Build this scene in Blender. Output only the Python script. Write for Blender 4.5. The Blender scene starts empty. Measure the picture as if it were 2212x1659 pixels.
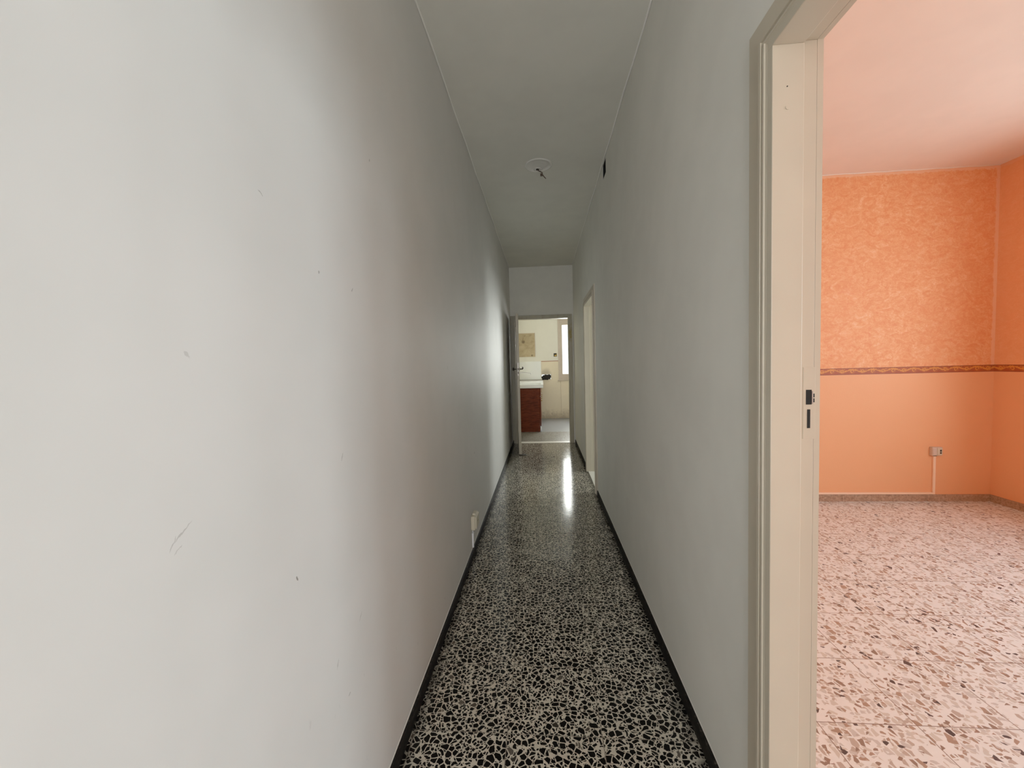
import bpy, bmesh, math, random
from mathutils import Vector, Matrix
random.seed(7)
S = bpy.context.scene
COL = S.collection

# ------------------------------------------------------------------ measured place (metres)
EYE = 1.36
XL, XR = -0.529, 0.534           # corridor walls
WT = 0.084                       # partition thickness
XO = XR + WT                     # back face of right partition
H = 2.985
YB = -2.2                        # wall behind the camera
YE = 6.81                        # end wall of corridor
YK0, YK = 6.91, 9.868            # kitchen
OX, OY0, OY = 4.03, -1.7, 3.9    # orange room
PR = 0.018                       # casing projection

# ------------------------------------------------------------------ node helpers
class NT:
    def __init__(s, name):
        s.m = bpy.data.materials.new(name); s.m.use_nodes = True
        s.t = s.m.node_tree; s.n = s.t.nodes; s.l = s.t.links
        s.b = s.n['Principled BSDF']
    def put(s, sock, v):
        if v is None: return
        if hasattr(v, 'is_output'): s.l.new(v, sock)
        elif isinstance(v, (tuple, list)):
            v = tuple(v)
            if sock.type == 'RGBA' and len(v) == 3: v = v + (1,)
            sock.default_value = v
        else: sock.default_value = v
    def node(s, typ, ins=None, **kw):
        n = s.n.new(typ)
        for k, v in kw.items(): setattr(n, k, v)
        for k, v in (ins or {}).items(): s.put(n.inputs[k], v)
        return n
    def math(s, op, a, b=None, c=None, clamp=False):
        n = s.n.new('ShaderNodeMath'); n.operation = op; n.use_clamp = clamp
        s.put(n.inputs[0], a); s.put(n.inputs[1], b); s.put(n.inputs[2], c)
        return n.outputs[0]
    def vm(s, op, a, b=None):
        n = s.n.new('ShaderNodeVectorMath'); n.operation = op
        s.put(n.inputs[0], a); s.put(n.inputs[1], b)
        return n.outputs['Value'] if op in ('LENGTH', 'DISTANCE', 'DOT_PRODUCT') else n.outputs[0]
    def pos(s):
        return s.node('ShaderNodeTexCoord').outputs['Object']
    def xyz(s, v):
        n = s.node('ShaderNodeSeparateXYZ', {0: v}); return n.outputs
    def comb(s, x, y, z=0.0):
        return s.node('ShaderNodeCombineXYZ', {0: x, 1: y, 2: z}).outputs[0]
    def noise(s, v, scale, detail=4.0, rough=0.55, dist=0.0, color=False):
        n = s.node('ShaderNodeTexNoise', {'Vector': v, 'Scale': scale, 'Detail': detail, 'Roughness': rough, 'Distortion': dist})
        return n.outputs['Color' if color else 'Fac']
    def ramp(s, f, stops, interp='LINEAR'):
        n = s.node('ShaderNodeValToRGB', {'Fac': f}); r = n.color_ramp; r.interpolation = interp
        while len(r.elements) < len(stops): r.elements.new(0.5)
        for e, (p, c) in zip(r.elements, stops):
            e.position = p
            e.color = (c, c, c, 1) if not isinstance(c, (tuple, list)) else tuple(c[:3]) + (1,)
        return n.outputs['Color']
    def smooth(s, x, a, b):
        n = s.node('ShaderNodeMapRange', {'Value': x, 'From Min': a, 'From Max': b}, interpolation_type='SMOOTHSTEP')
        return n.outputs['Result']
    def mix(s, f, a, b, blend='MIX'):
        n = s.node('ShaderNodeMix', data_type='RGBA', blend_type=blend)
        s.put(n.inputs[0], f); s.put(n.inputs[6], a); s.put(n.inputs[7], b)
        return n.outputs[2]
    def bump(s, h, strength=0.3, dist=0.01):
        return s.node('ShaderNodeBump', {'Height': h, 'Strength': strength, 'Distance': dist}).outputs[0]
    def fin(s, color=None, rough=0.6, normal=None, metal=None, spec=None, **k):
        s.put(s.b.inputs['Base Color'], color); s.put(s.b.inputs['Roughness'], rough)
        if normal is not None: s.put(s.b.inputs['Normal'], normal)
        if metal is not None: s.put(s.b.inputs['Metallic'], metal)
        if spec is not None: s.put(s.b.inputs['Specular IOR Level'], spec)
        for kk, v in k.items(): s.put(s.b.inputs[kk], v)
        return s.m

def paint(name, col, rough=0.6, mott=0.05, bump=0.12, dirt=None, bscale=90):
    """painted surface with slight unevenness of tone, brushed grain and rub marks"""
    n = NT(name); p = n.pos()
    f = n.noise(p, 2.2, 3, .7)
    lo = tuple(c * (1 - mott) for c in col); hi = tuple(min(1, c * (1 + mott)) for c in col)
    c = n.mix(n.smooth(f, .35, .65), lo, hi)
    if dirt:
        d = n.noise(p, 9, 7, .72, 1.2)
        c = n.mix(n.math('MULTIPLY', n.smooth(d, .58, .74), dirt[1]), c, dirt[0])
    return n.fin(c, rough, n.bump(n.noise(p, bscale, 2, .6), bump, .004) if bump else None)

def plain(name, col, rough=0.5, metal=0.0, var=.12, scale=25):
    n = NT(name); p = n.pos()
    f = n.noise(p, scale, 4, .6)
    c = n.mix(f, tuple(x * (1 - var) for x in col), tuple(min(1, x * (1 + var)) for x in col))
    return n.fin(c, rough, metal=metal)

# ------------------------------------------------------------------ materials
def mat_left_wall():
    n = NT('white_plaster_scuffed'); p = n.pos(); o = n.xyz(p)
    c = n.mix(n.smooth(n.noise(p, 1.6, 3, .7), .35, .65), (.64, .63, .61), (.68, .665, .645))
    yz = n.comb(o[1], o[2])
    wob = n.vm('MULTIPLY', n.vm('SUBTRACT', n.noise(p, 60, 3, .6, color=True), (.5, .5, .5)), (.012, .012, 0))
    yz = n.vm('ADD', yz, wob)
    marks = [(.559, 1.387, .007, .0025, -.8, .28),  # y, z, half length, half width, angle, strength
        (.533, 1.128, .018, .0012, .55, .40), (.517, 1.118, .012, .0010, 1.05, .38), (.525, 1.106, .009, .0009, .9, .3),
        (.789, .918, .006, .0022, -1.0, .9), (.933, 1.593, .004, .004, 0, .6), (.742, 1.70, .008, .0014, -.6, .55),
        (1.257, 2.013, .005, .003, 1.2, .5),
        (1.00, 1.13, .010, .002, 1.1, .4), (2.969, .698, .008, .010, 0, .75), (1.10, 1.58, .006, .002, .8, .5),
        (.93, .62, .012, .002, 1.1, .4), (1.06, .66, .014, .002, .9, .4), 
        (2.2, 1.35, .012, .004, .9, .35),
        (.98, .50, .006, .003, .3, .5), (2.45, 1.05, .02, .003, .5, .3)]
    tot = None
    for (y, z, L, w, an, st) in marks:
        d = n.vm('SUBTRACT', yz, (y, z, 0)); ca, sa = math.cos(an), math.sin(an)
        u = n.vm('DOT_PRODUCT', d, (ca / L, sa / L, 0)); v = n.vm('DOT_PRODUCT', d, (-sa / w, ca / w, 0))
        q = n.math('ADD', n.math('MULTIPLY', u, u), n.math('MULTIPLY', v, v))
        k = n.math('MULTIPLY', n.smooth(q, 1.4, .3), st)
        tot = k if tot is None else n.math('MAXIMUM', tot, k)
    # sparse rub marks low on the wall
    r = n.noise(n.vm('MULTIPLY', p, (1, 40, 16)), 1.0, 3, .6)
    low = n.smooth(o[2], .9, .1)
    r = n.math('MULTIPLY', n.smooth(r, .70, .76), n.math('MULTIPLY', low, .35))
    c = n.mix(n.math('MAXIMUM', tot, r), c, (.16, .14, .12))
    return n.fin(c, .62)

def mat_terrazzo_dark():
    n = NT('black_and_cream_terrazzo'); p = n.pos(); o = n.xyz(p)
    TX, TY, X0, Y0 = .345, .333, -.16, 1.402
    u = n.math('DIVIDE', n.math('SUBTRACT', o[0], X0), TX); v = n.math('DIVIDE', n.math('SUBTRACT', o[1], Y0), TY)
    cell = n.comb(n.math('FLOOR', u), n.math('FLOOR', v))
    wn = n.node('ShaderNodeTexWhiteNoise', {'Vector': cell}, noise_dimensions='2D')
    q = n.vm('ADD', n.comb(o[0], o[1]), n.vm('MULTIPLY', wn.outputs['Color'], (7, 7, 0)))
    q = n.vm('ADD', q, n.vm('MULTIPLY', n.vm('SUBTRACT', n.noise(q, 55, 2, .6, color=True), (.5, .5, .5)), (.006, .006, 0)))
    def vor(sc, feat, vec):
        return n.node('ShaderNodeTexVoronoi', {'Vector': vec, 'Scale': sc, 'Randomness': 1.0}, feature=feat, voronoi_dimensions='2D')
    def chips(sc, vec, lo, hi, gap):
        """angular stone chips: a randomly turned quadrilateral clipped by its own voronoi cell"""
        e = vor(sc, 'DISTANCE_TO_EDGE', vec).outputs['Distance']; f = vor(sc, 'F1', vec); r = n.xyz(f.outputs['Color'])
        d = n.xyz(n.vm('MULTIPLY', n.vm('SUBTRACT', vec, f.outputs['Position']), (sc, sc, 0)))
        an = n.math('MULTIPLY', r[2], 43.0); ca, sa = n.math('COSINE', an), n.math('SINE', an)
        x = n.math('ABSOLUTE', n.math('ADD', n.math('MULTIPLY', d[0], ca), n.math('MULTIPLY', d[1], sa)))
        yv = n.math('SUBTRACT', n.math('MULTIPLY', d[1], ca), n.math('MULTIPLY', d[0], sa)); y = n.math('ABSOLUTE', n.math('ADD', yv, n.math('MULTIPLY', x, .35)))
        a = n.math('ADD', lo, n.math('MULTIPLY', r[0], hi - lo)); b = n.math('ADD', lo, n.math('MULTIPLY', n.math('FRACT', n.math('MULTIPLY', r[1], 7.3)), hi - lo))
        q_ = n.math('MINIMUM', n.math('SUBTRACT', a, x), n.math('SUBTRACT', b, y))
        return n.math('MINIMUM', q_, n.math('SUBTRACT', e, gap)), r
    s1, r1 = chips(41, q, .15, .74, .065)
    c1 = n.smooth(s1, -.004, .012)
    s2, r2 = chips(68, n.vm('ADD', q, (3.1, 1.7, 0)), .14, .62, .08)
    c2 = n.math('MULTIPLY', n.smooth(s2, -.006, .014), n.math('LESS_THAN', s1, -.07))
    chip = n.math('MAXIMUM', c1, c2)
    base = n.mix(n.noise(p, 5, 4, .6), (.50, .455, .37), (.59, .545, .45))
    base = n.mix(n.math('MULTIPLY', n.smooth(n.noise(q, 150, 3, .6), .6, .7), .35), base, (.22, .17, .13))
    cc = n.mix(n.smooth(r1[2], .955, .975), (.0025, .002, .002), (.09, .075, .06))
    col = n.mix(chip, base, cc)
    fu = n.math('ABSOLUTE', n.math('SUBTRACT', n.math('FRACT', u), .5)); fv = n.math('ABSOLUTE', n.math('SUBTRACT', n.math('FRACT', v), .5))
    joint = n.smooth(n.math('MAXIMUM', fu, fv), .4935, .4970)
    col = n.mix(n.math('MULTIPLY', joint, .8), col, (.19, .165, .135))
    # grime along both walls
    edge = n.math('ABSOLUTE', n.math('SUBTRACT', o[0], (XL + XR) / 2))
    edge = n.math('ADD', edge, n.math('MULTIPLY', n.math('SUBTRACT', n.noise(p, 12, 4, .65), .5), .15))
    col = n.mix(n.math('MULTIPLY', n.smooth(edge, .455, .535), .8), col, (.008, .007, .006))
    rough = n.math('ADD', .07, n.math('MULTIPLY', n.noise(p, 6, 3, .6), .12))
    bm = n.bump(n.noise(n.vm('MULTIPLY', p, (1, 1.6, 1)), 9, 2, .5), .035, .01)
    return n.fin(col, rough, bm, spec=.16)

def mat_terrazzo_pale(name='pale_pink_terrazzo', tint=(1, 1, 1), spec=.65):
    n = NT(name); p = n.pos(); o = n.xyz(p)
    TX, TY, X0, Y0 = .347, .334, .988, 1.505
    u = n.math('DIVIDE', n.math('SUBTRACT', o[0], X0), TX); v = n.math('DIVIDE', n.math('SUBTRACT', o[1], Y0), TY)
    cell = n.comb(n.math('FLOOR', u), n.math('FLOOR', v))
    wn = n.node('ShaderNodeTexWhiteNoise', {'Vector': cell}, noise_dimensions='2D')
    q = n.vm('ADD', n.comb(o[0], o[1]), n.vm('MULTIPLY', wn.outputs['Color'], (7, 7, 0)))
    q = n.vm('ADD', q, n.vm('MULTIPLY', n.vm('SUBTRACT', n.noise(q, 30, 2, .5, color=True), (.5, .5, .5)), (.014, .014, 0)))
    def vor(sc, feat, vec):
        return n.node('ShaderNodeTexVoronoi', {'Vector': vec, 'Scale': sc, 'Randomness': 1.0}, feature=feat, voronoi_dimensions='2D')
    T = lambda c: tuple(a * b for a, b in zip(c, tint))
    base = n.mix(n.noise(p, 40, 4, .6), T((.71, .74, .735)), T((.80, .83, .825)))
    col = base
    for sc, off, mul, lim in ((34, (0, 0, 0), (1.3, .85, 1), .60), (58, (4.2, 1.1, 0), (.85, 1.3, 1), .42)):
        qq = n.vm('MULTIPLY', n.vm('ADD', q, off), mul)
        e = vor(sc, 'DISTANCE_TO_EDGE', qq).outputs['Distance']; r = n.xyz(vor(sc, 'F1', qq).outputs['Color'])
        thr = n.math('ADD', .07, n.math('MULTIPLY', r[0], .2))
        chip = n.math('MULTIPLY', n.smooth(n.math('SUBTRACT', e, thr), -.01, .02), n.math('LESS_THAN', r[1], lim))
        cc = n.ramp(r[2], [(0, T((.58, .56, .51))), (.30, T((.44, .38, .33))), (.52, T((.54, .53, .51))), (.70, T((.34, .24, .18))), (.84, T((.24, .165, .125))), (.95, T((.05, .04, .042)))], 'CONSTANT')
        col = n.mix(chip, col, cc)
    fu = n.math('ABSOLUTE', n.math('SUBTRACT', n.math('FRACT', u), .5)); fv = n.math('ABSOLUTE', n.math('SUBTRACT', n.math('FRACT', v), .5))
    joint = n.smooth(n.math('MAXIMUM', fu, fv), .4935, .4968)
    col = n.mix(n.math('MULTIPLY', joint, .9), col, T((.17, .11, .075)))
    rough = n.math('ADD', .27, n.math('MULTIPLY', n.noise(p, 5, 4, .6), .16))
    return n.fin(col, rough, n.bump(n.noise(p, 10, 2, .5), .03, .01), spec=spec)

def mat_orange(strength=1.0, corner=True):
    """sponged orange above the border, smooth peach below, pale brushed margin along ceiling and corner"""
    n = NT('sponged_orange_paint'); p = n.pos(); o = n.xyz(p)
    q = n.vm('MULTIPLY', p, (1.0, 1.0, 1.5))
    a = n.noise(q, 11, 7, .72, 1.6); b = n.noise(q, 44, 5, .72, 2.0); big = n.noise(p, 1.9, 3, .6)
    f = n.math('ADD', n.math('MULTIPLY', a, .55), n.math('MULTIPLY', b, .45))
    sp = n.ramp(f, [(.36, (.77, .255, .085)), (.47, (.82, .335, .135)), (.53, (.86, .41, .18)), (.64, (.93, .58, .34))])
    red = n.noise(q, 5.5, 6, .75, 1.0)
    sp = n.mix(n.math('MULTIPLY', n.smooth(red, .57, .66), .6), sp, (.79, .27, .11))
    sp = n.mix(n.math('MULTIPLY', n.smooth(big, .35, .7), .25), sp, (.81, .33, .14))
    lowc = n.mix(n.noise(p, 3, 4, .6), (.83, .405, .195), (.86, .43, .215))
    wz = n.math('ADD', o[2], n.math('MULTIPLY', n.math('SUBTRACT', n.noise(p, 30, 3, .6), .5), .05))
    up = n.math('GREATER_THAN', o[2], 1.21)
    margin = n.smooth(wz, H - .034, H - .022)
    if corner:
        wx = n.math('ADD', o[0], n.math('MULTIPLY', n.math('SUBTRACT', n.noise(p, 22, 4, .65), .5), .045))
        margin = n.math('MAXIMUM', margin, n.smooth(wx, OX - .034, OX - .022))
    sp = n.mix(n.math('MULTIPLY', margin, .8), sp, (.89, .54, .33))
    c = n.mix(up, lowc, n.mix(strength, lowc, sp))
    h = n.math('ADD', n.math('MULTIPLY', f, up), n.noise(p, 80, 3, .6))
    return n.fin(c, .6, n.bump(h, .14, .006))

def mat_border():
    """rust wallpaper border with a running golden scroll and dark edge lines"""
    n = NT('rust_border_with_gold_scroll'); p = n.pos(); o = n.xyz(p)
    s = n.math('ADD', o[0], o[1])
    u = n.math('MULTIPLY', s, 1 / .088); v = n.math('DIVIDE', n.math('SUBTRACT', o[2], 1.18), .06)
    fu = n.math('FRACT', u)
    base = n.mix(n.noise(p, 50, 4, .6), (.30, .060, .018), (.40, .085, .025))
    wav = n.math('ADD', .60, n.math('MULTIPLY', n.math('SINE', n.math('MULTIPLY', u, math.pi)), .20))
    d = n.math('ABSOLUTE', n.math('SUBTRACT', v, n.math('ADD', wav, n.math('MULTIPLY', n.math('SUBTRACT', n.noise(p, 90, 3, .6), .5), .5))))
    line = n.smooth(d, .15, .04)
    dx = n.math('MULTIPLY', n.math('SUBTRACT', fu, .5), 1.4); dy = n.math('SUBTRACT', v, .50)
    rr = n.math('SQRT', n.math('ADD', n.math('MULTIPLY', dx, dx), n.math('MULTIPLY', dy, dy)))
    ring = n.math('MULTIPLY', n.smooth(n.math('ABSOLUTE', n.math('SUBTRACT', rr, .21)), .10, .03), n.math('LESS_THAN', n.math('SUBTRACT', dx, dy), .25))
    curl = n.smooth(n.math('ABSOLUTE', n.math('SUBTRACT', n.math('FRACT', n.math('ADD', n.math('MULTIPLY', rr, 5.0), fu)), .5)), .28, .1)
    ring = n.math('MAXIMUM', ring, n.math('MULTIPLY', n.math('MULTIPLY', curl, n.smooth(rr, .5, .25)), .45))
    leaf = n.math('MULTIPLY', n.smooth(n.noise(p, 70, 3, .6, 1.0), .52, .58), n.smooth(n.math('ABSOLUTE', n.math('SUBTRACT', v, .68)), .26, .14))
    g = n.math('MAXIMUM', n.math('MAXIMUM', line, ring), n.math('MULTIPLY', leaf, .7))
    c = n.mix(n.math('MULTIPLY', g, .85), base, (.72, .30, .045))
    edge = n.smooth(n.math('ABSOLUTE', n.math('SUBTRACT', v, .5)), .43, .465)
    c = n.mix(edge, c, (.12, .016, .008))
    return n.fin(c, .55)

def mat_skirting_black():
    n = NT('black_marble_skirting'); p = n.pos()
    f = n.noise(n.vm('MULTIPLY', p, (1, 5, 14)), 7, 6, .7, 1.0)
    c = n.ramp(f, [(.42, (.004, .0035, .003)), (.58, (.010, .008, .007)), (.68, (.06, .05, .04)), (.75, (.018, .015, .012))])
    return n.fin(c, .6, spec=.12)

def mat_skirting_pale():
    n = NT('brown_grey_terrazzo_skirting'); p = n.pos()
    f = n.noise(p, 60, 5, .7, .5)
    c = n.ramp(f, [(.38, (.27, .165, .105)), (.52, (.40, .265, .18)), (.68, (.50, .36, .26))])
    return n.fin(c, .45)

def mat_wood():
    n = NT('red_brown_wood_laminate'); p = n.pos()
    q = n.vm('MULTIPLY', p, (6, 6, 40))
    f = n.noise(q, 1.0, 6, .65, .8)
    c = n.ramp(f, [(.30, (.050, .008, .003)), (.5, (.105, .018, .006)), (.7, (.16, .034, .012))])
    return n.fin(c, .5, spec=.15)

def mat_kitchen_wall():
    n = NT('kitchen_plaster_two_tone'); p = n.pos(); o = n.xyz(p)
    up = n.mix(n.noise(p, 3, 4, .6), (.70, .68, .60), (.78, .76, .68))
    lo = n.mix(n.noise(p, 4, 5, .65), (.74, .64, .48), (.81, .72, .55))
    d = n.noise(p, 9, 6, .7, 1.0)
    dirt = n.math('MULTIPLY', n.smooth(n.math('ADD', o[2], n.math('MULTIPLY', d, .45)), .48, .22), .75)
    lo = n.mix(dirt, lo, (.30, .23, .16))
    # soot rising from the stove-pipe hole
    dd = n.vm('LENGTH', n.vm('MULTIPLY', n.vm('SUBTRACT', p, (.08, YK, 1.07)), (6.5, 0, 5.0)))
    lo = n.mix(n.math('MULTIPLY', n.smooth(n.math('ADD', dd, n.math('MULTIPLY', d, .5)), 1.35, .6), .5), lo, (.20, .17, .13))
    c = n.mix(n.smooth(o[2], 1.405, 1.412), lo, up)
    return n.fin(c, .7, n.bump(n.noise(p, 40, 4, .6), .15, .006))

def mat_stained_board():
    n = NT('stained_tan_board'); p = n.pos()
    f = n.noise(p, 5, 6, .7, 1.2)
    c = n.ramp(f, [(.32, (.20, .13, .055)), (.45, (.40, .31, .18)), (.7, (.50, .40, .25))])
    for (x, z, r) in ((-.46, 1.90, .05), (-.25, 1.56, .03)):
        d = n.vm('LENGTH', n.vm('MULTIPLY', n.vm('SUBTRACT', p, (x, YK, z)), (1, 0, 1)))
        c = n.mix(n.math('MULTIPLY', n.smooth(n.math('ADD', d, n.math('MULTIPLY', n.noise(p, 25, 4, .6), r)), r * 1.7, r * .8), .8), c, (.10, .06, .025))
    return n.fin(c, .75)

def mat_end_frame():
    n = NT('worn_olive_beige_gloss_paint'); p = n.pos(); o = n.xyz(p)
    c = n.mix(n.noise(p, 6, 5, .6), (.34, .31, .225), (.42, .385, .29))
    d = n.noise(n.vm('MULTIPLY', p, (30, 30, 2)), 1.0, 5, .7)
    c = n.mix(n.math('MULTIPLY', n.smooth(d, .52, .7), .45), c, (.16, .13, .085))
    # yellowed old tape residue on the right post
    m = n.math('MULTIPLY', n.smooth(n.math('ABSOLUTE', n.math('SUBTRACT', o[2], 1.86)), .18, .10), n.smooth(n.math('ABSOLUTE', n.math('SUBTRACT', o[0], .475)), .035, .012))
    c = n.mix(n.math('MULTIPLY', m, n.smooth(n.noise(p, 14, 4, .6), .3, .6)), c, (.30, .22, .03))
    return n.fin(c, .42, n.bump(n.noise(p, 60, 4, .6), .12, .004))

M = {}
M['wall_l'] = mat_left_wall()
M['wall'] = paint('white_wall_paint', (.74, .73, .68), .62, .03, 0)
M['ceil'] = paint('white_ceiling_paint', (.69, .68, .62), .7, .03, 0)
M['terr'] = mat_terrazzo_dark()
M['pale'] = mat_terrazzo_pale()
M['orange'] = mat_orange(1.0, True)
M['orange2'] = mat_orange(.35, False)
M['peachceil'] = paint('pale_peach_ceiling', (.82, .70, .60), .7, .02, 0)
M['border'] = mat_border()
M['ridge'] = paint('chalky_white_ridge', (.86, .85, .81), .7, .03, 0)
M['skb'] = mat_skirting_black()
M['skp'] = mat_skirting_pale()
M['frame'] = paint('greyed_beige_door_paint', (.52, .46, .36), .38, .03, 0)
M['endframe'] = mat_end_frame()
M['wood'] = mat_wood()
M['kwall'] = mat_kitchen_wall()
M['board'] = mat_stained_board()
M['soot'] = plain('soot_black', (.012, .010, .009), .95, var=.6, scale=40)
M['black'] = plain('dark_cavity', (.004, .004, .004), .9)
M['steel'] = plain('worn_steel', (.34, .32, .29), .4, 1.0)
M['chrome'] = plain('dull_chrome', (.55, .55, .56), .22, 1.0, .05)
M['darkmetal'] = plain('darkened_iron', (.055, .045, .038), .5, .7)
M['brass'] = plain('tarnished_brass', (.42, .27, .06), .4, .8)
M['ivory'] = plain('yellowed_ivory_plastic', (.62, .57, .44), .4, var=.05)
M['whitepl'] = plain('white_plastic', (.82, .83, .86), .35, var=.03)
M['greypl'] = plain('pinkish_grey_plastic', (.62, .52, .44), .45, var=.06)
M['conduit_o'] = plain('peach_painted_conduit', (.93, .68, .50), .5, var=.04)
M['rose'] = paint('old_rose_plaster', (.755, .74, .70), .7, .10, .25, bscale=60)
M['wire'] = plain('brown_wire', (.055, .028, .016), .6)
M['marble'] = plain('white_marble', (.74, .71, .65), .3, var=.06, scale=8)
M['ceramic'] = plain('white_ceramic', (.74, .76, .76), .2, var=.02)
M['tile_w'] = plain('white_splash_tile', (.72, .74, .73), .25, var=.05, scale=5)
M['rustline'] = plain('rust_red_paint', (.30, .085, .035), .6)
M['greytile'] = None
def mat_grey_floor():
    n = NT('pale_grey_floor_tile'); p = n.pos()
    c = n.mix(n.noise(p, 30, 5, .7), (.17, .18, .20), (.25, .265, .29))
    return n.fin(c, n.math('ADD', .22, n.math('MULTIPLY', n.noise(p, 30, 4, .6), .2)))
M['greytile'] = mat_grey_floor()
M['kterr'] = mat_terrazzo_pale('grey_brown_terrazzo', (.30, .275, .24), .12)
M['winframe'] = paint('beige_window_paint', (.52, .44, .36), .45, .05, .08, dirt=((.25, .19, .14), .4))
M['rubber'] = plain('dark_rubber', (.025, .016, .012), .8)
def mat_glass():
    n = NT('clear_window_glass')
    tr = n.node('ShaderNodeBsdfTransparent', {'Color': (.96, .98, .97)}); gl = n.node('ShaderNodeBsdfGlossy', {'Roughness': .03})
    mx = n.node('ShaderNodeMixShader', {0: .05, 1: tr.outputs[0], 2: gl.outputs[0]})
    n.l.new(mx.outputs[0], n.n['Material Output'].inputs['Surface']); return n.m
M['glass'] = mat_glass()

# ------------------------------------------------------------------ mesh helpers
class MB:
    def __init__(s): s.bm = bmesh.new(); s.mi = 0
    def face(s, vs, mi=None):
        f = s.bm.faces.new([s.bm.verts.new(v) for v in vs]); f.material_index = s.mi if mi is None else mi; return f
    def box(s, x0, x1, y0, y1, z0, z1, bev=0.0, seg=2, mi=None):
        r = bmesh.ops.create_cube(s.bm, size=1.0)
        for v in r['verts']:
            v.co = Vector(((x0 + x1) / 2 + v.co.x * (x1 - x0), (y0 + y1) / 2 + v.co.y * (y1 - y0), (z0 + z1) / 2 + v.co.z * (z1 - z0)))
        fs = {f for v in r['verts'] for f in v.link_faces}
        for f in fs: f.material_index = s.mi if mi is None else mi
        if bev:
            es = {e for v in r['verts'] for e in v.link_edges}
            bmesh.ops.bevel(s.bm, geom=list(es), offset=bev, segments=seg, affect='EDGES', profile=.6, clamp_overlap=True)
        return s
    def tube(s, pts, r, n=10, caps=True):
        pts = [Vector(p) for p in pts]; rs = r if isinstance(r, (list, tuple)) else [r] * len(pts)
        rings = []; up = Vector((0, 0, 1)); last = None
        for i, p in enumerate(pts):
            d = (pts[min(i + 1, len(pts) - 1)] - pts[max(i - 1, 0)]).normalized()
            if last is None:
                ref = up if abs(d.z) < .9 else Vector((1, 0, 0)); a = d.cross(ref).normalized()
            else:
                a = (last - d * last.dot(d)).normalized()
            last = a; b = d.cross(a)
            rings.append([s.bm.verts.new(p + (a * math.cos(2 * math.pi * k / n) + b * math.sin(2 * math.pi * k / n)) * rs[i]) for k in range(n)])
        for A, B in zip(rings, rings[1:]):
            for k in range(n):
                f = s.bm.faces.new([A[k], A[(k + 1) % n], B[(k + 1) % n], B[k]]); f.smooth = True; f.material_index = s.mi
        if caps: s.bm.faces.new(rings[0][::-1]); s.bm.faces.new(rings[-1])
        return s
    def lathe(s, prof, o, axis='Z', n=40, wob=0.0, sx=1, sy=1):
        o = Vector(o); rings = []
        for (r, h) in prof:
            ring = []
            for k in range(n):
                t = 2 * math.pi * k / n; rr = r * (1 + wob * math.sin(3 * t + 1) + wob * .6 * math.sin(7 * t))
                a, b = rr * math.cos(t) * sx, rr * math.sin(t) * sy
                v = {'Z': (a, b, h), 'X': (h, a, b), 'Y': (a, h, b)}[axis]
                ring.append(s.bm.verts.new(o + Vector(v)))
            rings.append(ring)
        for A, B in zip(rings, rings[1:]):
            for k in range(n):
                f = s.bm.faces.new([A[k], A[(k + 1) % n], B[(k + 1) % n], B[k]]); f.smooth = True; f.material_index = s.mi
        s.bm.faces.new(rings[0][::-1]); s.bm.faces.new(rings[-1])
        return s
    def prism(s, poly, h0, h1, plane='XY'):
        def P(a, b, h): return {'XY': (a, b, h), 'XZ': (a, h, b), 'YZ': (h, a, b)}[plane]
        A = [s.bm.verts.new(P(a, b, h0)) for a, b in poly]; B = [s.bm.verts.new(P(a, b, h1)) for a, b in poly]
        n = len(poly)
        for k in range(n): s.bm.faces.new([A[k], A[(k + 1) % n], B[(k + 1) % n], B[k]]).material_index = s.mi
        s.bm.faces.new(A[::-1]).material_index = s.mi; s.bm.faces.new(B).material_index = s.mi
        return s
    def build(s, name, mats, parent=None, loc=None):
        bmesh.ops.remove_doubles(s.bm, verts=s.bm.verts, dist=1e-6)
        bmesh.ops.recalc_face_normals(s.bm, faces=s.bm.faces)
        me = bpy.data.meshes.new(name); s.bm.to_mesh(me); s.bm.free()
        o = bpy.data.objects.new(name, me); COL.objects.link(o)
        for m in (mats if isinstance(mats, (list, tuple)) else [mats]): me.materials.append(m)
        if parent is not None:
            o.parent = parent
            w = Vector((0, 0, 0)); q = parent
            while q is not None: w += q.location; q = q.parent
            # part geometry is written in room coordinates; keep local origin at the room origin
            o.location = -w
        return o

def tag(o, label=None, cat=None, group=None, kind=None):
    if label: o['label'] = label
    if cat: o['category'] = cat
    if group: o['group'] = group
    if kind: o['kind'] = kind
    return o
def empty(name, loc, label, cat, group=None, kind=None):
    o = bpy.data.objects.new(name, None); COL.objects.link(o); o.location = loc; o.empty_display_size = .05
    return tag(o, label, cat, group, kind)
def struct(o, label, cat): return tag(o, label, cat, kind='structure')

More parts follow.
